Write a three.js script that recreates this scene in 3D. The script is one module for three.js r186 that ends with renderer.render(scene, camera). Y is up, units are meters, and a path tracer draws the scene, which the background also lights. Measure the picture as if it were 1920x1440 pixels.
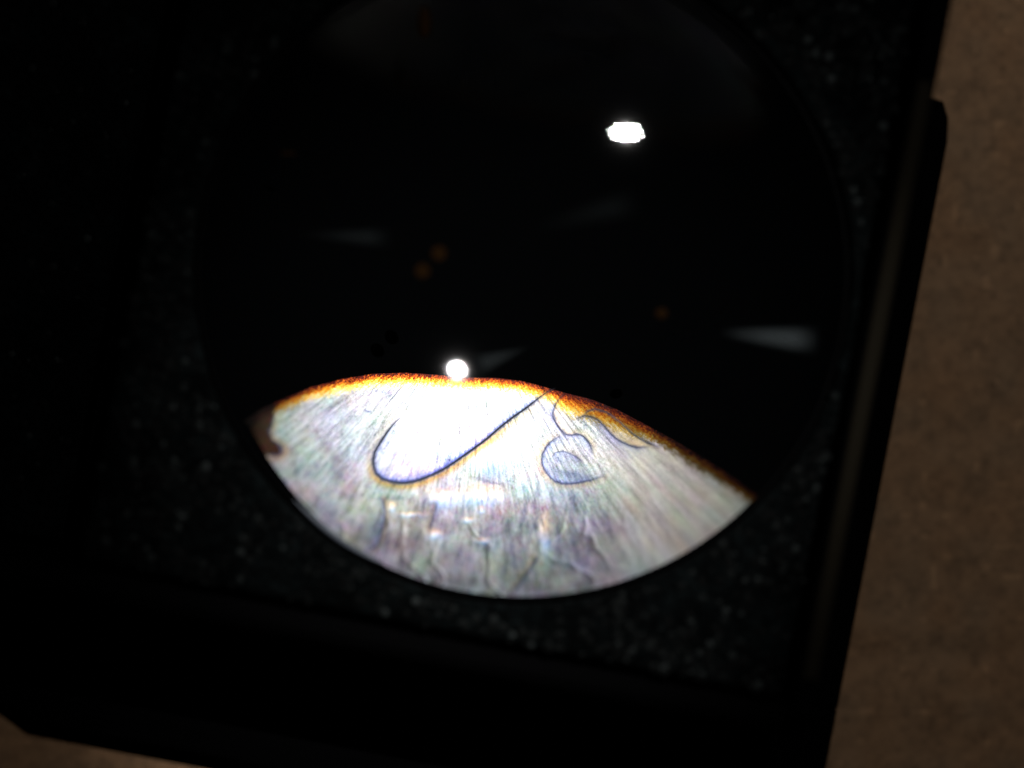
import * as THREE from 'three';
import { RoundedBoxGeometry } from 'three/addons/geometries/RoundedBoxGeometry.js';
import { mergeGeometries } from 'three/addons/utils/BufferGeometryUtils.js';

// ---------------------------------------------------------------- camera, light, exposure (lengths in mm, turned into metres by MM)
const MM = 0.001, RIM = 16.5, EYE_Y = RIM + 120, S = 59.5 / 1440;            // S: mm per photograph pixel in the plane of the lens rim
const EYE = new THREE.Vector3(-20 * S, EYE_Y, 205 * S);
const scene = new THREE.Scene();
scene.background = new THREE.Color(0x000000);
const camera = new THREE.PerspectiveCamera(2 * Math.atan(29.75 / 120) * 180 / Math.PI, 1920 / 1440, 0.01, 20);
camera.position.copy(EYE).multiplyScalar(MM);
camera.up.set(0, 0, -1);
camera.lookAt(EYE.x * MM, 0, EYE.z * MM);
camera.focus = 0.1285;
const APERTURE = 9.5;                                               // mm
camera.userData.fStop = camera.getFocalLength() / APERTURE;
const renderer = new THREE.WebGLRenderer({ antialias: true });
renderer.toneMapping = THREE.LinearToneMapping;
renderer.toneMappingExposure = 1;
renderer.shadowMap.enabled = true;

const FLASH = new THREE.Vector3(36.5, EYE_Y, -57.5);                    // camera flash beside the lens of the camera
const FLASH_GLOW = 740, BEAM = 0.122;
const R1 = 100, R2 = 33.5;                                           // radii of the lens faces
const RL = 606 * S;                                                 // radius of the lens

// ---------------------------------------------------------------- helpers
function rng(seed) { let a = seed >>> 0; return () => { a = (a + 0x6d2b79f5) | 0; let t = Math.imul(a ^ (a >>> 15), 1 | a); t = (t + Math.imul(t ^ (t >>> 7), 61 | t)) ^ t; return ((t ^ (t >>> 14)) >>> 0) / 4294967296; }; }
function hash(x, y, s) { let h = Math.imul(x, 374761393) + Math.imul(y, 668265263) + Math.imul(s, 2147483647 ^ 0x5bd1e995) | 0; h = Math.imul(h ^ (h >>> 13), 1274126177); return ((h ^ (h >>> 16)) >>> 0) / 4294967296; }
function noise(x, y, s) {
  const ix = Math.floor(x), iy = Math.floor(y), u = x - ix, v = y - iy, a = u * u * (3 - 2 * u), b = v * v * (3 - 2 * v);
  const p = hash(ix, iy, s), q = hash(ix + 1, iy, s), r = hash(ix, iy + 1, s), t = hash(ix + 1, iy + 1, s);
  return p + (q - p) * a + (r - p) * b + (p - q - r + t) * a * b;
}
const fbm = (x, y, s) => 0.5 * noise(x, y, s) + 0.28 * noise(x * 2.1, y * 2.1, s + 7) + 0.22 * noise(x * 4.3, y * 4.3, s + 13);
const clamp = (x, a = 0, b = 1) => Math.min(b, Math.max(a, x)), step = (a, b, x) => { const t = clamp((x - a) / (b - a)); return t * t * (3 - 2 * t); }, lerp = (a, b, t) => a + (b - a) * t;
// where the sight line through a pixel of the photograph meets the height y, in mm
const at = (px, py, y) => new THREE.Vector3(EYE.x + (px - 960) * S * (EYE_Y - y) / 120, y, EYE.z + (py - 720) * S * (EYE_Y - y) / 120);
// the same in the turned directions of the case: a along its front edge, b along its sides, in pixels from the middle of the lens
const TURN = 11 * Math.PI / 180, CT = Math.cos(TURN), ST = Math.sin(TURN);
const ab = (a, b, y) => at(980 + a * CT - b * ST, 515 + a * ST + b * CT, y);
const bowlY = (x, z) => RIM + Math.sqrt(R2 * R2 - RL * RL) - Math.sqrt(Math.max(0, R2 * R2 - x * x - z * z));
function toPixel(x, z) { const k = 120 / (EYE_Y - bowlY(x, z)) / S; return [960 + (x - EYE.x) * k, 720 + (z - EYE.z) * k]; }
function onBowl(px, py, lift = 0) { let y = RIM - 4, p; for (let i = 0; i < 14; i++) { p = at(px, py, y); y = bowlY(p.x, p.z) + lift; } p.y = y; return p; }

function onDome(px, py, lift = 0) { const c = RIM + 0.25 - Math.sqrt(R1 * R1 - RL * RL); let y = RIM + 2, p; for (let i = 0; i < 14; i++) { p = at(px, py, y); y = c + Math.sqrt(R1 * R1 - p.x * p.x - p.z * p.z) + lift; } p.y = y; return p; }
function add(o, parent = scene) { o.traverse((m) => { if (m.isMesh) { m.castShadow = true; m.receiveShadow = true; } }); parent.add(o); return o; }
function part(name, geometry, material, parent) { const m = new THREE.Mesh(geometry, material); m.name = name; return add(m, parent); }
function thing(name, label, category, group) { const g = new THREE.Group(); g.name = name; g.userData = { label, category }; if (group) g.userData.group = group; return add(g); }
const geo = (g) => { g.scale(MM, MM, MM); return g; };
function data(w, h, f, srgb = false) {
  const d = new Uint8Array(w * h * 4);
  for (let y = 0; y < h; y++) for (let x = 0; x < w; x++) { const c = f(x, y), o = (y * w + x) * 4; for (let k = 0; k < 3; k++) d[o + k] = 255 * clamp(srgb ? (c[k] <= 0.0031308 ? c[k] * 12.92 : 1.055 * Math.pow(c[k], 1 / 2.4) - 0.055) : c[k]); d[o + 3] = 255; }
  const t = new THREE.DataTexture(d, w, h); t.magFilter = THREE.LinearFilter; t.wrapS = t.wrapT = THREE.RepeatWrapping; if (srgb) t.colorSpace = THREE.SRGBColorSpace; t.needsUpdate = true; return t;
}
// a slab with the given outline corners (at height top), reaching down to bottom, with rounded upper edges
function slab(corners, bottom, top, bevel, holes = []) {
  const sh = new THREE.Shape(corners.map((p) => new THREE.Vector2(p.x, -p.z)));
  for (const h of holes) sh.holes.push(new THREE.Path(h.map((p) => new THREE.Vector2(p.x, -p.z))));
  const g = new THREE.ExtrudeGeometry(sh, { depth: top - bottom - 2 * bevel, bevelEnabled: true, bevelThickness: bevel, bevelSize: bevel, bevelOffset: -bevel, bevelSegments: 3, curveSegments: 8 });
  g.rotateX(-Math.PI / 2); g.translate(0, bottom + bevel, 0);
  return geo(g);
}
function planarUV(g, mmAcross) { const p = g.attributes.position, u = new Float32Array(p.count * 2); for (let i = 0; i < p.count; i++) { u[2 * i] = p.getX(i) / MM / mmAcross; u[2 * i + 1] = p.getZ(i) / MM / mmAcross; } g.setAttribute('uv', new THREE.BufferAttribute(u, 2)); return g; }

// ---------------------------------------------------------------- the surface: brown cardboard
{
  const N = 1024, W = 90;
  const map = data(N, N, (x, y) => {
    const X = x / N * W, Y = y / N * W;
    let v = 0.78 + 0.30 * (fbm(X * 0.55, Y * 0.75, 3) - 0.5) + 0.46 * (fbm(X * 1.3, Y * 1.5, 5) - 0.5) + 0.12 * (hash(x, y, 9) - 0.5);
    const spot = noise(X * 1.3, Y * 1.3, 21); v *= 1 - 0.2 * step(0.78, 0.95, spot); v *= 1 + 0.42 * step(0.86, 0.96, noise(X * 1.1, Y * 1.1, 33));
    const warm = 0.1 * (noise(X * 0.35, Y * 0.35, 41) - 0.5);
    return [0.33 * v * (1 + warm), 0.192 * v, 0.098 * v * (1 - warm)];
  }, true);
  const bump = data(512, 512, (x, y) => { const v = 0.6 * fbm(x / 6, y / 6, 51) + 0.4 * hash(x, y, 52); return [v, v, v]; });
  bump.repeat.set(3, 3);
  const mat = new THREE.MeshStandardMaterial({ map, roughness: 0.85, bumpMap: bump, bumpScale: 0.00006 });
  // one sheet with faint corrugations and one scored line across it
  const g = new THREE.PlaneGeometry(230, 200, 60, 400); g.rotateX(-Math.PI / 2);
  const p = g.attributes.position, score = at(1700, 1222, 0).z;
  for (let i = 0; i < p.count; i++) { const z = p.getZ(i), x = p.getX(i), d = z - score - 0.01 * x; p.setY(i, 0.05 * Math.sin(z * 0.9 + 0.4 * noise(x * 0.05, z * 0.05, 61)) - 0.14 * Math.exp(-(d * d) / 1.1) - 0.06 * step(-6, -1, d) * step(1, -1, d)); }
  g.computeVertexNormals(); geo(g); planarUV(g, W);
  const sheet = new THREE.Mesh(g, mat); sheet.name = 'cardboard_ground'; sheet.userData = { kind: 'structure', label: 'brown cardboard sheet the open black case lies on' }; add(sheet);
}

// ---------------------------------------------------------------- materials of the case and the foam
const blackPlastic = new THREE.MeshPhysicalMaterial({ color: new THREE.Color().setRGB(0.0008, 0.0008, 0.0009), roughness: 0.8, specularIntensity: 0.02 });
const litRim = new THREE.MeshPhysicalMaterial({ color: new THREE.Color().setRGB(0.0088, 0.0073, 0.0046), roughness: 0.8, specularIntensity: 0.06 });  // lighter brown for the lit rim, its light put into the colour
const foamGrain = data(512, 512, (x, y) => { const v = 0.12 + 1.5 * fbm(x / 12, y / 12, 71) ** 2 * noise(x / 50, y / 50, 72) + 0.25 * (hash(x >> 1, y >> 1, 73) - 0.5); return [0.0032 * v, 0.0046 * v, 0.0048 * v]; }, true);
const foamBump = data(512, 512, (x, y) => { const v = fbm(x / 12, y / 12, 74); return [v, v, v]; });
const foam = new THREE.MeshPhysicalMaterial({ map: foamGrain, roughness: 1, specularIntensity: 0.05, bumpMap: foamBump, bumpScale: 0.0004 });
const cellMat = new THREE.MeshPhysicalMaterial({ color: 0xffffff, roughness: 0.7, specularIntensity: 0.06 });

// ---------------------------------------------------------------- black hinged case, lying open
const FOAM_TOP = RIM + 1, WALL = RIM + 2.5;
{
  const box = thing('presentation_case', 'open black hinged case lying on brown cardboard, padded inside with black foam', 'case');
  const q = (a0, a1, b0, b1, y) => [ab(a0, b0, y), ab(a1, b0, y), ab(a1, b1, y), ab(a0, b1, y)];
  part('base', slab(q(-740, 650, -900, 720, 4), 2.6, 4.2, 0.3), blackPlastic, box);
  part('side_wall', slab(q(652, 694, -980, 720, WALL), 2.6, WALL, 0.35), blackPlastic, box);
  part('lit_edge_strip', slab(q(660, 689, -500, 645, WALL + 0.4), WALL + 0.02, WALL + 0.4, 0.18), litRim, box).userData.label = 'dull brown strip standing for light on the top of the right wall';
  part('front_wall', slab(q(-1400, 694, 700, 760, WALL - 2), 2.6, WALL - 2, 1.2), blackPlastic, box);
  part('front_shadow_slab', slab([ab(-1500, 968, 2), ab(-800, 972, 2), ab(-740, 1000, 2), ab(735, 1000, 2), ab(735, 690, 2), ab(-1500, 690, 2)], 0.15, 2.4, 0.5), blackPlastic, box);  // low black slab standing in for the shadow in front of the case
  part('side_shadow_slab', slab([ab(600, -478, 2), ab(712, -470, 2), ab(728, -440, 2), ab(735, -395, 2), ab(735, 687, 2), ab(600, 687, 2)], 0.15, 2.4, 0.5), blackPlastic, box);  // low black slab in place of shade along the right wall
  part('hinge', slab(q(-742, -718, -900, 690, RIM - 4), 4.3, RIM - 4, 0.8), blackPlastic, box);
  part('lid', slab(q(-1500, -744, -900, 720, RIM - 9), 4, RIM - 9, 0.6), blackPlastic, box).userData.label = 'lid folded open to the left';
}

// foam cells: thousands of small flattened beads, the paler ones painted in for glints
function cells(name, spots, parent) {
  const g = geo(new THREE.SphereGeometry(1, 9, 6)); g.scale(1, 0.45, 1);
  const m = new THREE.InstancedMesh(g, cellMat, spots.length), M = new THREE.Matrix4(), c = new THREE.Color();
  spots.forEach((s, i) => { M.makeScale(s.r, s.r, s.r); M.setPosition(s.p.x * MM, s.p.y * MM, s.p.z * MM); m.setMatrixAt(i, M); m.setColorAt(i, c.setRGB(s.v * 0.86, s.v * 1.02, s.v)); });
  m.name = name; m.userData = { kind: 'stuff' }; add(m, parent); return m;
}
function scatter(n, seed, a0, a1, b0, b1, y, hole) {
  const r = rng(seed), out = [];
  while (out.length < n) {
    const a = lerp(a0, a1, r()), b = lerp(b0, b1, r()), k = r(), w = r(), v = r();
    if (hole && Math.hypot(a, b) < hole + 8) continue;
    const p = ab(a, b, y);
    if (noise(p.x * 0.35, p.z * 0.35, seed) < 0.42 && k < 0.8) continue;
    p.y = y - 0.05;
    out.push({ p, r: lerp(0.16, 0.42, w * w), v: 0.0012 + 0.006 * Math.pow(v, 3) + (v > 0.93 ? 0.006 : 0) });
  }
  return out;
}
{
  const block = thing('foam_insert', 'speckled black foam block with a round cut-out holding the glass lens', 'foam insert');
  const hole = Array.from({ length: 128 }, (_, i) => { const t = -i / 128 * 2 * Math.PI; return new THREE.Vector3(Math.cos(t) * (RL + 0.45), 0, Math.sin(t) * (RL + 0.45)); });
  const q = [ab(-714, -980, FOAM_TOP), ab(628, -980, FOAM_TOP), ab(628, 684, FOAM_TOP), ab(-714, 684, FOAM_TOP)];
  part('padding', planarUV(slab(q, 4.4, FOAM_TOP, 0.5, [hole]), 22), foam, block);
  cells('foam_cell_glints', [...scatter(2600, 5, -712, 626, -700, 682, FOAM_TOP, 620), ...scatter(240, 6, 330, 615, -640, -300, FOAM_TOP, 620).map((s) => ({ ...s, v: s.v * 2 })), ...scatter(120, 7, -120, 610, 625, 680, FOAM_TOP, 620).map((s) => ({ ...s, v: s.v * 1.6 }))], block);  // two clusters coloured paler in place of stronger light
  const lid = thing('foam_lining', 'very dark foam lining of the folded-open lid at the left edge', 'foam lining');
  const l = [ab(-1400, -900, RIM - 5), ab(-770, -900, RIM - 5), ab(-770, 660, RIM - 5), ab(-1400, 660, RIM - 5)];
  part('padding', planarUV(slab(l, RIM - 8.9, RIM - 5, 0.5), 22), foam, lid);
  cells('foam_cell_glints', scatter(350, 8, -1200, -775, -700, 650, RIM - 5), lid);
}

// ---------------------------------------------------------------- the lens
const lens = thing('glass_lens', 'large round glass lens in the foam cut-out, bright silvery crescent along its lower edge', 'lens');
{
  const cap = (R, y, flip) => { const t = Math.asin(RL / R), g = new THREE.SphereGeometry(R, 192, 64, 0, 2 * Math.PI, flip ? Math.PI - t : 0, t); g.translate(0, y, 0); return geo(g); };
  const glass = new THREE.MeshPhysicalMaterial({ color: 0xffffff, roughness: 0.014, transmission: 1, thickness: 0, ior: 1.8, specularIntensity: 1 });
  const dark = new THREE.MeshPhysicalMaterial({ color: new THREE.Color().setRGB(0.0006, 0.0007, 0.0008), roughness: 0.04, ior: 1.5, specularIntensity: 0.24 });
  part('front_face', cap(R1, RIM + 0.25 - Math.sqrt(R1 * R1 - RL * RL), false), glass, lens).userData.label = 'clear domed front of the lens with a small white flash glint';
  part('rear_face', cap(R2, RIM + Math.sqrt(R2 * R2 - RL * RL), true), dark, lens).userData.label = 'black looking hollow rear of the lens';
  const bevel = new THREE.LatheGeometry([[RL - 0.05, 0], [RL + 0.12, 0.02], [RL + 0.3, -0.2], [RL + 0.34, -1.6]].map((p) => new THREE.Vector2(p[0], RIM + 0.2 + p[1])), 192);
  part('bevel', geo(bevel), new THREE.MeshPhysicalMaterial({ color: new THREE.Color().setRGB(0.0008, 0.0009, 0.001), roughness: 0.7, specularIntensity: 0.05 }), lens);
}

// ---------------------------------------------------------------- the silvery crescent: a film seen in the lower part of the lens
const UP = [[462, 788], [490, 768], [530, 750], [580, 728], [640, 712], [700, 702], [760, 700], [820, 704], [880, 709], [930, 710], [980, 716], [1025, 728], [1060, 738], [1110, 750], [1160, 770], [1210, 797], [1260, 824], [1320, 860], [1370, 892], [1422, 932]];
function upperY(x) { if (x <= UP[0][0]) return UP[0][1] + (UP[0][0] - x); for (let i = 1; i < UP.length; i++) if (x <= UP[i][0]) { const [x0, y0] = UP[i - 1], [x1, y1] = UP[i]; return lerp(y0, y1, (x - x0) / (x1 - x0)); } return UP.at(-1)[1] + (x - UP.at(-1)[0]); }
const A0 = Math.atan2(788 - 515, 462 - 980), A1 = Math.atan2(932 - 515, 1422 - 980);
const lowerAt = (t) => { const a = lerp(A0, A1, t), r = lerp(586, 603, step(0, 0.35, t)); return [980 + Math.cos(a) * r, 515 + Math.sin(a) * r]; };
// creases of the film: points in pixels, half width, strength of the blue on one side and the amber on the other (sign: which side)
const CREASES = [
  { p: [[760, 776], [749, 785], [738, 795], [724, 813], [711, 833], [703, 848], [700, 862], [701, 876], [706, 888], [716, 897], [730, 902], [746, 905], [762, 905], [778, 902], [792, 898], [813, 889], [833, 879], [853, 866], [873, 852], [894, 837], [914, 822], [938, 801], [961, 783], [988, 764], [1008, 748], [1028, 734], [1042, 727]], w: 4.4, k: 1.0, side: 1 },
  { p: [[1060, 736], [1048, 748], [1040, 762], [1036, 776], [1042, 792], [1050, 804], [1060, 814], [1072, 816], [1082, 814], [1093, 818], [1102, 827], [1108, 838], [1111, 850]], w: 2.6, k: 0.42, side: -1 },
  { p: [[1055, 817], [1042, 822], [1031, 830], [1022, 842], [1017, 852], [1016, 863], [1018, 874], [1024, 885], [1032, 895], [1041, 902], [1052, 906], [1063, 907], [1078, 906], [1094, 903], [1112, 899], [1130, 892]], w: 2.9, k: 0.5, side: 1 },
  { p: [[1078, 788], [1086, 783], [1096, 780], [1108, 781], [1120, 787], [1132, 798], [1147, 815], [1158, 824], [1170, 831], [1182, 836], [1196, 839], [1215, 838]], w: 3.0, k: 0.45, side: -1 },
  { p: [[1093, 780], [1102, 771], [1116, 767], [1138, 773], [1163, 792], [1188, 815], [1213, 830], [1235, 838]], w: 2.6, k: 0.3, side: 1 },
  { p: [[1034, 858], [1042, 849], [1056, 846], [1070, 851], [1082, 858], [1092, 866]], w: 1.2, k: 0.3, side: -1, soft: true },
  { p: [[517, 772], [511, 786], [508, 801], [504, 812], [506, 821], [514, 828], [523, 834], [530, 842], [529, 848], [522, 853], [508, 853], [492, 851]], w: 2.6, k: 0.6, side: -1 },
  { p: [[712, 934], [718, 938], [721, 948], [722, 960], [721, 974], [718, 990], [714, 1003], [710, 1016], [702, 1026], [694, 1033]], w: 1.6, k: 0.5, side: -1 },
  { p: [[1012, 1038], [1000, 1056], [988, 1074], [976, 1092], [962, 1108]], w: 3.2, k: 0.35, side: 1 },
  { p: [[820, 942], [815, 962], [809, 982], [806, 992]], w: 2.0, k: 0.3, side: 1 },
];
// loose strokes and glints in the lower half: x0, y0, x1, y1, half width, darkening
const STROKES = [[990, 932, 976, 990, 5, 0.45], [1046, 960, 1047, 1048, 5, 0.42], [1105, 1005, 1100, 1056, 6, 0.4], [861, 1030, 850, 1070, 3, 0.4], [949, 1050, 939, 1108, 4, 0.45], [896, 898, 945, 911, 3, 0.55], [700, 935, 765, 934, 3, 0.35], [1010, 945, 1004, 1000, 3, 0.28],
  [730, 975, 724, 1040, 4, 0.3], [745, 1000, 740, 1040, 4, 0.3], [1062, 950, 1080, 1000, 4, 0.3], [640, 935, 690, 925, 4, 0.25], [850, 975, 845, 1010, 3, 0.3], [685, 770, 693, 773, 3, 0.7], [703, 732, 722, 736, 2, 0.4], [884, 925, 880, 945, 3, 0.25], [856, 893, 862, 900, 3, 0.4], [925, 985, 900, 1000, 4, 0.3], [1000, 985, 985, 1030, 4, 0.25], [1024, 990, 1030, 1040, 4, 0.3], [1042, 856, 1050, 866, 4, 0.6], [1045, 884, 1100, 895, 10, 0.55], [1045, 866, 1085, 862, 16, 0.3], [1070, 1000, 1090, 1060, 7, 0.35], [955, 1000, 965, 1060, 5, 0.35], [1130, 960, 1150, 1010, 7, 0.3], [780, 1010, 770, 1060, 5, 0.25], [800, 925, 790, 970, 4, 0.35], [870, 930, 862, 990, 4, 0.3], [925, 935, 920, 980, 4, 0.3], [1030, 900, 1040, 950, 4, 0.35], [1066, 915, 1080, 960, 4, 0.35], [1010, 905, 1000, 950, 4, 0.35]];
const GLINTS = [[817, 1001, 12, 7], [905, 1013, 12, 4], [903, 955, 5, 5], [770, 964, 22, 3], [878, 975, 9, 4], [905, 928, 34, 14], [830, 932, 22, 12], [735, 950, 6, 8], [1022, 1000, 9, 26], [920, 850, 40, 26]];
const segD = (x, y, x0, y0, x1, y1) => { const dx = x1 - x0, dy = y1 - y0, t = clamp(((x - x0) * dx + (y - y0) * dy) / (dx * dx + dy * dy)), ex = x - x0 - dx * t, ey = y - y0 - dy * t; return [Math.hypot(ex, ey), dx * ey - dy * ex, t]; };
const boxOf = CREASES.map((c) => [Math.min(...c.p.map((q) => q[0])) - 24, Math.max(...c.p.map((q) => q[0])) + 24, Math.min(...c.p.map((q) => q[1])) - 24, Math.max(...c.p.map((q) => q[1])) + 24]);
// crumpled folds: relief shading painted as thin wavy lines running down the film
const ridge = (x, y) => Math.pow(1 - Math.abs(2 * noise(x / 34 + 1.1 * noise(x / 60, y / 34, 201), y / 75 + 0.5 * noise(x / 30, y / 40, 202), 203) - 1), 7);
const blotW = (x, y) => fbm(x / 60, y / 50, 191);
// how far inside the big loop a point lies (negative outside it), in pixels
function insideLoop(x, y) {
  if (x < 660 || x > 1090 || y > 945) return -100;
  if (x > 800 && x < 900 && y < 780) return 100;
  const q = CREASES[0].p; let best = 1e9, sg = 1;
  for (let i = 1; i < q.length; i++) { const [d, s] = segD(x, y, ...q[i - 1], ...q[i]); if (d < best) { best = d; sg = s < 0 ? 1 : -1; } }
  const l = x < 760 && y < 776 ? x - 760 - (776 - y) * 0.9 : 1e9;
  return Math.min(best * sg, l);
}
function filmColor(px, py) {
  const jx = px + 5 * (noise(px / 5, py / 5, 101) - 0.5), jy = py + 5 * (noise(px / 5, py / 5, 102) - 0.5);
  // fine brushed streaks fanning out from the middle of the lens
  const dx = px - 890, dy = py - 560, r = Math.hypot(dx, dy), th = Math.atan2(dy, dx), arc = th * 330;
  const s1 = noise(arc / 2.2, r / 22, 111), s2 = noise(arc / 1.3, r / 9, 112), s3 = noise(arc / 5, r / 60, 113);
  const grain = hash(Math.floor(px * 0.8), Math.floor(py * 0.8), 114);
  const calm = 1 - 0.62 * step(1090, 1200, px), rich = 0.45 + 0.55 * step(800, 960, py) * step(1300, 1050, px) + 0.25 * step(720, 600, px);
  let c = [0, 1, 2].map((k) => {
    const i = 0.17 * (noise(arc / 1.5, r / 4, 121 + k) - 0.5) + 0.10 * (noise(px / 9, py / 8, 131 + k) - 0.5) + 0.21 * (noise(px / 44, py / 34, 141 + k) - 0.5);
    return 0.64 + calm * (0.30 * (s1 - 0.5) + 0.30 * (s2 - 0.5) + 0.46 * (grain - 0.5)) + 0.2 * (s3 - 0.5) + 0.85 * rich * calm * i + (1 - calm) * 0.16 * (noise(arc / 9, r / 40, 195 + k) + noise(px / 45, py / 40, 198) - 1);
  });
  const low = step(915, 1010, py) * step(1260, 1080, px), blot = fbm(px / 34, py / 26, 151), fold = noise(px / 17 + py / 60, py / 55, 152);                  // duller lower middle, fold shading painted in
  const filmTone = 0.76 + 0.14 * step(1120, 1200, px) + 0.30 * step(-14, 6, insideLoop(px, py)) * 1 + 0.34 * step(920, 980, px) * step(1240, 1080, px) * step(960, 860, py), edgeWear = 0.04 * (blotW(px, py) - 0.5);  // film tone: paler inside the loop and to its right
  const dull = (Math.min(1, filmTone) + edgeWear) * 1 - low * (0.22 + 0.42 * (blot - 0.42)) - 0.16 * low * (fold - 0.4) - low * 0.42 * ridge(px, py) + low * 0.42 * ridge(px - 6, py + 2) - 0.16 * (1 - low) * calm * ridge(px * 0.8 + 90, py * 0.8), clean = step(1080, 1200, px);
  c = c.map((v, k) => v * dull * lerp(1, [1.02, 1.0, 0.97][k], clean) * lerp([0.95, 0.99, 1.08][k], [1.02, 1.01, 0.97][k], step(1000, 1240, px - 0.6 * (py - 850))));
  for (const [x0, y0, x1, y1, w, a] of STROKES) if (px > Math.min(x0, x1) - 30 && px < Math.max(x0, x1) + 30 && py > Math.min(y0, y1) - 30 && py < Math.max(y0, y1) + 30) {
    const [d, , t] = segD(jx, jy, x0, y0, x1, y1), m = a * Math.exp(-(d * d) / (w * w)) * (0.55 + 0.45 * Math.sin(Math.PI * clamp(t, 0.05, 0.95)));
    c = [c[0] * (1 - m * 1.05), c[1] * (1 - m), c[2] * (1 - m * 0.72)];
  }
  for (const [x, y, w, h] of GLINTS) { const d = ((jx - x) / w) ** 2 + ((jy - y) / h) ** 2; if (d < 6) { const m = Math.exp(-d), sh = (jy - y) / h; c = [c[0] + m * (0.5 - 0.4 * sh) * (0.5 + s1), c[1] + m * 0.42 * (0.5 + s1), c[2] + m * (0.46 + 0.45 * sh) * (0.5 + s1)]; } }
  // amber dispersion fringe painted along the upper edge: deep red, orange, yellow, then the silver
  const rag = 8 * (noise(arc / 1.6, r / 6, 171) - 0.5) + 11 * (hash(Math.floor(px / 1.4), Math.floor(py / 1.4), 172) - 0.5);
  const wide = 1 + 0.6 * step(1010, 1080, px) * step(1240, 1150, px) - 0.1 * step(560, 480, px) + 0.1 * step(1250, 1300, px), sl = px > 1050 ? 0.86 : 0.97;
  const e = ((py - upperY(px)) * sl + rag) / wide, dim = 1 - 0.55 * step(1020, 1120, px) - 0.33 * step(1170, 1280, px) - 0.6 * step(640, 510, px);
  const ramp = [[-12, 0.004, 0.001, 0.001], [0, 0.03, 0.002, 0.001], [4, 0.20, 0.016, 0.003], [8, 0.60, 0.13, 0.006], [12, 0.84, 0.38, 0.02], [17, 0.92, 0.70, 0.14], [25, 1, 1, 1]];
  if (e < 25) {
    let k = 1; while (k < ramp.length - 1 && e > ramp[k][0]) k++;
    const t = clamp((e - ramp[k - 1][0]) / (ramp[k][0] - ramp[k - 1][0])), lo = ramp[k - 1], hi = k === ramp.length - 1 ? [0, ...c] : ramp[k], m = (k === ramp.length - 1 ? 1 : dim), ml = k === ramp.length - 1 ? dim : m;
    c = [1, 2, 3].map((j) => lerp(lo[j] * ml, hi[j] * m, t) * (k > 1 ? 0.6 + 0.35 * s1 + 0.45 * grain : 1));
  }
  // creases: a dark line, blue on the inner side, amber on the outer
  CREASES.forEach((q, n) => {
    const b = boxOf[n]; if (px < b[0] || px > b[1] || py < b[2] || py > b[3]) return;
    let best = 1e9, sg = 1, u = 0;
    for (let i = 1; i < q.p.length; i++) { const [d, s, t] = segD(px + 1.6 * (noise(px / 4, py / 4, 161) - 0.5), py + 1.6 * (noise(px / 4, py / 4, 162) - 0.5), ...q.p[i - 1], ...q.p[i]); if (d < best) { best = d; sg = Math.sign(s) || 1; u = (i - 1 + t) / (q.p.length - 1); } }
    if (best > 24) return;
    const d = best * sg * q.side, edgeDim = clamp((py - upperY(px)) / 16, 0.1, 1), ends = Math.min(1, u * 6 + 0.15, (1 - u) * 6 + 0.35), k = q.k * ends * (n ? 1 : 0.35 + 0.65 * step(0.2, 0.34, u) * step(0.97, 0.7, u));     // d < 0 on the inner side
    const rag = noise(arc / 2, r / 16, 165), blue = k * (d < 0 ? Math.exp(d / (4 + 10 * rag)) : Math.exp(-d * d / 6)), amber = k * (d > 0 ? Math.exp(-((d - q.w * 1.6) ** 2) / 60) : 0), core = Math.exp(-(best * best) / (q.w * q.w)) * ends;
    c = [c[0] * (1 - 0.97 * blue), c[1] * (1 - 0.90 * blue), c[2] * (1 - 0.10 * blue)];
    c = [c[0] * (1 - 0.12 * amber), c[1] * (1 - 0.42 * amber), c[2] * (1 - 0.78 * amber)];
    c = [lerp(c[0], 0.04 * edgeDim, (n ? 0.66 : 0.94) * core), lerp(c[1], 0.05 * edgeDim, (n ? 0.65 : 0.93) * core), lerp(c[2], 0.075 * edgeDim, (n ? 0.62 : 0.9) * core)];
  });
  // brown corner left of the ragged crease
  const cx = px < 700 ? [[760, 520], [800, 508], [814, 505], [830, 518], [845, 530], [852, 524], [853, 490], [900, 470]] : null;
  if (cx) { let e = 470; for (let i = 1; i < cx.length; i++) if (py >= cx[i - 1][0] && py < cx[i][0]) e = lerp(cx[i - 1][1], cx[i][1], (py - cx[i - 1][0]) / (cx[i][0] - cx[i - 1][0])); if (py < 760) e = 520 - (760 - py) * 1.5; const m = step(e + 3, e - 4, jx) * (py < 856 ? 1 : 0), tip = step(468, 500, px) * step(0, 26, py - upperY(px)) * 0.9 + 0.1; c = [lerp(c[0], tip * 0.06 * (0.4 + 1.2 * s1), m), lerp(c[1], tip * 0.028 * (0.4 + 1.2 * s2), m), lerp(c[2], tip * 0.016 * (0.4 + 1.2 * grain), m)]; }
  return c.map((v) => clamp(v, 0.002, 0.97));
}
const FX0 = -23.5, FX1 = 20.5, FZ0 = 5, FZ1 = 25.6;                     // the stretch of the film's texture in mm
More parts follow.
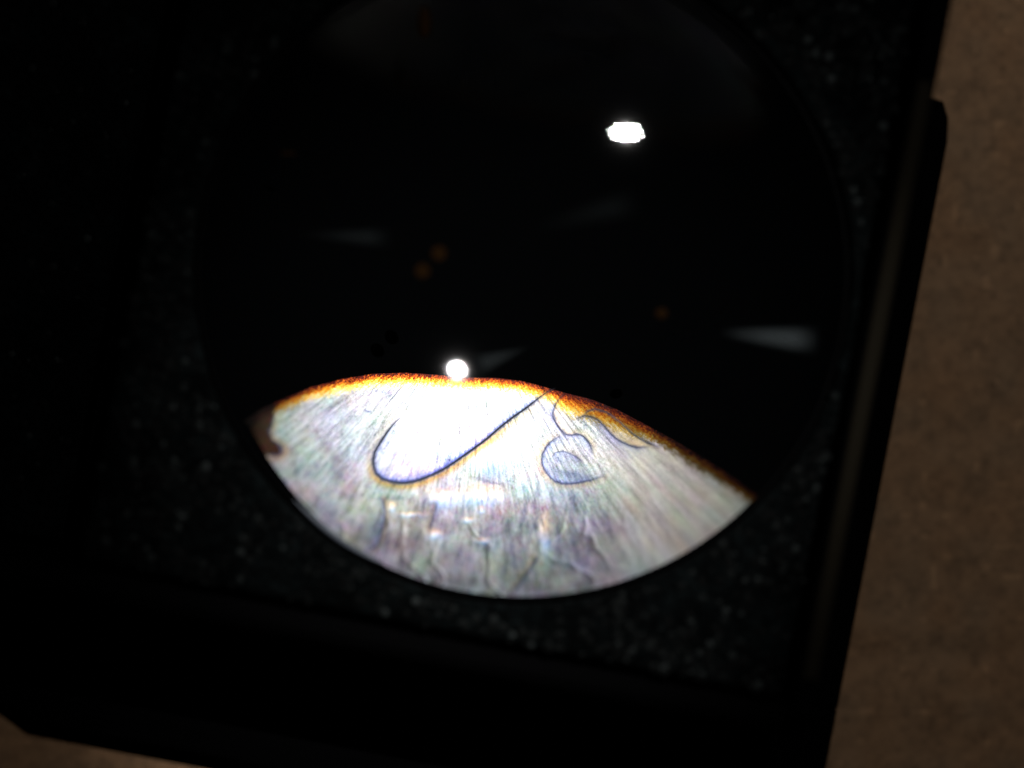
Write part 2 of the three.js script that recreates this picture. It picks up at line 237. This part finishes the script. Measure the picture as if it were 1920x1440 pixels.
{
  const W = 2048, H = 960, col = new Float32Array(W * H * 3);
  for (let y = 0; y < H; y++) for (let x = 0; x < W; x++) {
    const X = lerp(FX0, FX1, (x + 0.5) / W), Z = lerp(FZ0, FZ1, (y + 0.5) / H), o = (y * W + x) * 3;
    if (X * X + Z * Z > (RL + 0.4) ** 2) continue;
    const [px, py] = toPixel(X, Z);
    if (py < upperY(px) - 30) continue;
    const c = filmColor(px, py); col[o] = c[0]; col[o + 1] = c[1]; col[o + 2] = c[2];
  }
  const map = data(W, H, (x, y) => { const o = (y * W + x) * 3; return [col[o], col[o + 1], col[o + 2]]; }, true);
  map.wrapS = map.wrapT = THREE.ClampToEdgeWrapping;
  const bump = data(1024, 480, (x, y) => { const X = lerp(FX0, FX1, x / 1024), Z = lerp(FZ0, FZ1, y / 480), p = toPixel(X, Math.hypot(X, Z) < RL ? Z : Z * RL / Math.hypot(X, Z)), dx = p[0] - 890, dy = p[1] - 560, r = Math.hypot(dx, dy), a = Math.atan2(dy, dx) * 330, v = 0.6 * noise(a / 5, r / 40, 181) + 0.4 * fbm(p[0] / 30, p[1] / 30, 182); return [v, v, v]; });
  bump.wrapS = bump.wrapT = THREE.ClampToEdgeWrapping;
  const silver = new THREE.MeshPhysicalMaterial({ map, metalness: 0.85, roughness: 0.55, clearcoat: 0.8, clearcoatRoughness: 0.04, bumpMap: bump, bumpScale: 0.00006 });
  const NU = 220, NV = 48, pos = [], uv = [], idx = [];
  for (let j = 0; j <= NV; j++) for (let i = 0; i <= NU; i++) {
    const u = i / NU, v = j / NV, L = lowerAt(u), ux = lerp(455, 1430, u * 0.5 + 0.5 * (1 - Math.cos(Math.PI * u)) / 2), U = [ux, upperY(ux) - 1];
    const p = onBowl(lerp(U[0], L[0], v), lerp(U[1], L[1], v), 0.08); pos.push(p.x * MM, p.y * MM, p.z * MM); uv.push((p.x - FX0) / (FX1 - FX0), (p.z - FZ0) / (FZ1 - FZ0));
  }
  for (let j = 0; j < NV; j++) for (let i = 0; i < NU; i++) { const a = j * (NU + 1) + i, b = a + NU + 1; idx.push(a, b, a + 1, a + 1, b, b + 1); }
  const g = new THREE.BufferGeometry(); g.setAttribute('position', new THREE.Float32BufferAttribute(pos, 3)); g.setAttribute('uv', new THREE.Float32BufferAttribute(uv, 2)); g.setIndex(idx); g.computeVertexNormals();
  const film = part('silvery_film', g, silver, lens); film.userData.label = 'bright silvery crescent with a painted amber dispersion fringe on top and iridescent brushed streaks';
  // the creases stand a little proud of the film
  const creaseMat = new THREE.MeshPhysicalMaterial({ color: new THREE.Color().setRGB(0.05, 0.06, 0.085), roughness: 0.6, metalness: 0.6 });
  CREASES.slice(0, 8).filter((q) => !q.soft).forEach((q, n0) => {
    const c = new THREE.CatmullRomCurve3(q.p.map(([x, y]) => onBowl(x, y, 0.075))), n = 90, t = new THREE.TubeGeometry(c, n, q.w * (n0 ? 0.007 : 0.018), 6), P = t.attributes.position;
    for (let i = 0; i <= n; i++) { const k = Math.min(1, i / n * 9 + 0.02, (1 - i / n) * 9 + 0.02), m = c.getPointAt(i / n); for (let j = 0; j <= 6; j++) { const o = i * 7 + j; P.setXYZ(o, lerp(m.x, P.getX(o), k), lerp(m.y, P.getY(o), k), lerp(m.z, P.getZ(o), k)); } }
    t.computeVertexNormals(); part('crease', geo(t), creaseMat, film);
  });
}

// ---------------------------------------------------------------- faint reflection streaks and amber glints, put in as coloured patches and beads
{
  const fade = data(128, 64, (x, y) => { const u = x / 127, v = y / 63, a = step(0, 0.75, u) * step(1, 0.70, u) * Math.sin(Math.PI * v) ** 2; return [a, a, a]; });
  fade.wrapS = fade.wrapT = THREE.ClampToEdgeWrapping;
  const streakMat = (k) => new THREE.MeshPhysicalMaterial({ color: new THREE.Color().setRGB(0.80 * k, 0.95 * k, 1.0 * k), roughness: 1, specularIntensity: 0, alphaMap: fade, transparent: true });
  const reflection_streak = (ax, ay, bx, by, w0, w1, k) => {                      // painted reflection, from the faint to the bright end, on the rear face
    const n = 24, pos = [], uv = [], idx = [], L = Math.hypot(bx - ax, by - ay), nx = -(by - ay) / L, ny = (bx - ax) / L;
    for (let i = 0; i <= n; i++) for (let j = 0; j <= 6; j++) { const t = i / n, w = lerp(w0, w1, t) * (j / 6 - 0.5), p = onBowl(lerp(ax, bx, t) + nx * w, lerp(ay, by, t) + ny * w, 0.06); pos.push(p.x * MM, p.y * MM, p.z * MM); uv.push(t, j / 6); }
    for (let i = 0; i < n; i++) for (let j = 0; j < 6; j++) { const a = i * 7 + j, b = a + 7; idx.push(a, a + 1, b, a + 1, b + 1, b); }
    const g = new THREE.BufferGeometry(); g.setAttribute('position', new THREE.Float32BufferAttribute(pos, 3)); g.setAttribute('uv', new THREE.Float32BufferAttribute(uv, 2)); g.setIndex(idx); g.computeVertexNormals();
    part('reflection_streak', g, streakMat(k), lens);
  };
  reflection_streak(1340, 622, 1545, 640, 32, 76, 0.036);
  reflection_streak(545, 438, 745, 447, 26, 66, 0.005);
  reflection_streak(985, 432, 1215, 372, 44, 96, 0.0032);
  reflection_streak(1000, 648, 880, 690, 14, 66, 0.011);
  const amber = new THREE.MeshPhysicalMaterial({ color: new THREE.Color().setRGB(0.0055, 0.0026, 0.0009), roughness: 0.9, specularIntensity: 0 });
  const ring = (x, y, r) => {                                          // an amber glint shaped as a flat disc with a thicker edge
    const p = onDome(x, y, 0.03), g = new THREE.LatheGeometry([[0, 0.02], [r * 0.55, 0.02], [r * 0.8, 0.07], [r, 0.05], [r * 1.04, 0]].map((q) => new THREE.Vector2(...q)), 40);
    const m = part('amber_glint_ring', geo(g), amber, lens); m.position.set(p.x * MM, p.y * MM, p.z * MM);
  };
  ring(823, 475, 0.55); ring(792, 508, 0.55);
  const glintBead = (x, y, r, sx) => { const p = onDome(x, y, 0.05), g = new THREE.SphereGeometry(r, 16, 8); g.scale(sx, 0.4, 1); const m = part('amber_glint', geo(g), amber, lens); m.position.set(p.x * MM, p.y * MM, p.z * MM); };  // amber glint put in as a small coloured bead
  glintBead(1240, 588, 0.42, 1.1); glintBead(540, 288, 0.16, 4); glintBead(795, 42, 1.3, 0.4);
}

// bevel glint put in as a pale strip, lower left of the crescent
{
  const a0 = Math.atan2(940 - 515, 545 - 980), a1 = Math.atan2(1062 - 515, 725 - 980), n = 40, pos = [], idx = [];
  for (let i = 0; i <= n; i++) for (let j = 0; j <= 4; j++) { const t = i / n, a = lerp(a0, a1, t), w = 0.42 * Math.sin(Math.PI * t) ** 0.6, rr = RL - 0.25 + w * (j / 4 - 0.3); pos.push(Math.cos(a) * rr * MM, (RIM + 0.3 - 0.1 * Math.cos(Math.PI * (j / 4 - 0.5)) * -1) * MM, Math.sin(a) * rr * MM); }
  for (let i = 0; i < n; i++) for (let j = 0; j < 4; j++) { const a = i * 5 + j, b = a + 5; idx.push(a, a + 1, b, a + 1, b + 1, b); }
  const g = new THREE.BufferGeometry(); g.setAttribute('position', new THREE.Float32BufferAttribute(pos, 3)); g.setIndex(idx); g.computeVertexNormals();
  part('bevel_glint', g, new THREE.MeshPhysicalMaterial({ color: new THREE.Color().setRGB(0.04, 0.05, 0.065), roughness: 0.7 }), lens);
}

// ---------------------------------------------------------------- the camera flash that lights it all
{
  const flash = thing('camera_flash', 'white rectangular flash lamp whose glints show on the lens', 'flash lamp');
  flash.position.copy(FLASH).multiplyScalar(MM);
  flash.up.set(0, 0, -1);
  flash.lookAt(0, (RIM - 3) * MM, 0);
  const w = 7.2, h = 1.1;
  const glow = new THREE.MeshStandardMaterial({ color: 0x222222, emissive: new THREE.Color(1, 0.97, 0.95), emissiveIntensity: FLASH_GLOW });
  part('lamp_window', geo(new RoundedBoxGeometry(w, h, 1.2, 4, 0.4)), glow, flash);
  const shell = geo(new RoundedBoxGeometry(w + 4, h + 4, 6, 3, 1)); shell.translate(0, 0, -3.7 * MM);
  part('housing', shell, blackPlastic, flash);
  const beam = new THREE.SpotLight(new THREE.Color(1, 0.97, 0.95), BEAM, 0, 12.8 * Math.PI / 180, 0.85, 2);
  beam.name = 'flash_beam'; beam.castShadow = true; beam.shadow.radius = 0.025;
  beam.position.copy(FLASH).multiplyScalar(MM);
  beam.target.position.set(-1 * MM, (RIM - 6) * MM, 9 * MM);
  scene.add(beam, beam.target);
}

renderer.render(scene, camera);
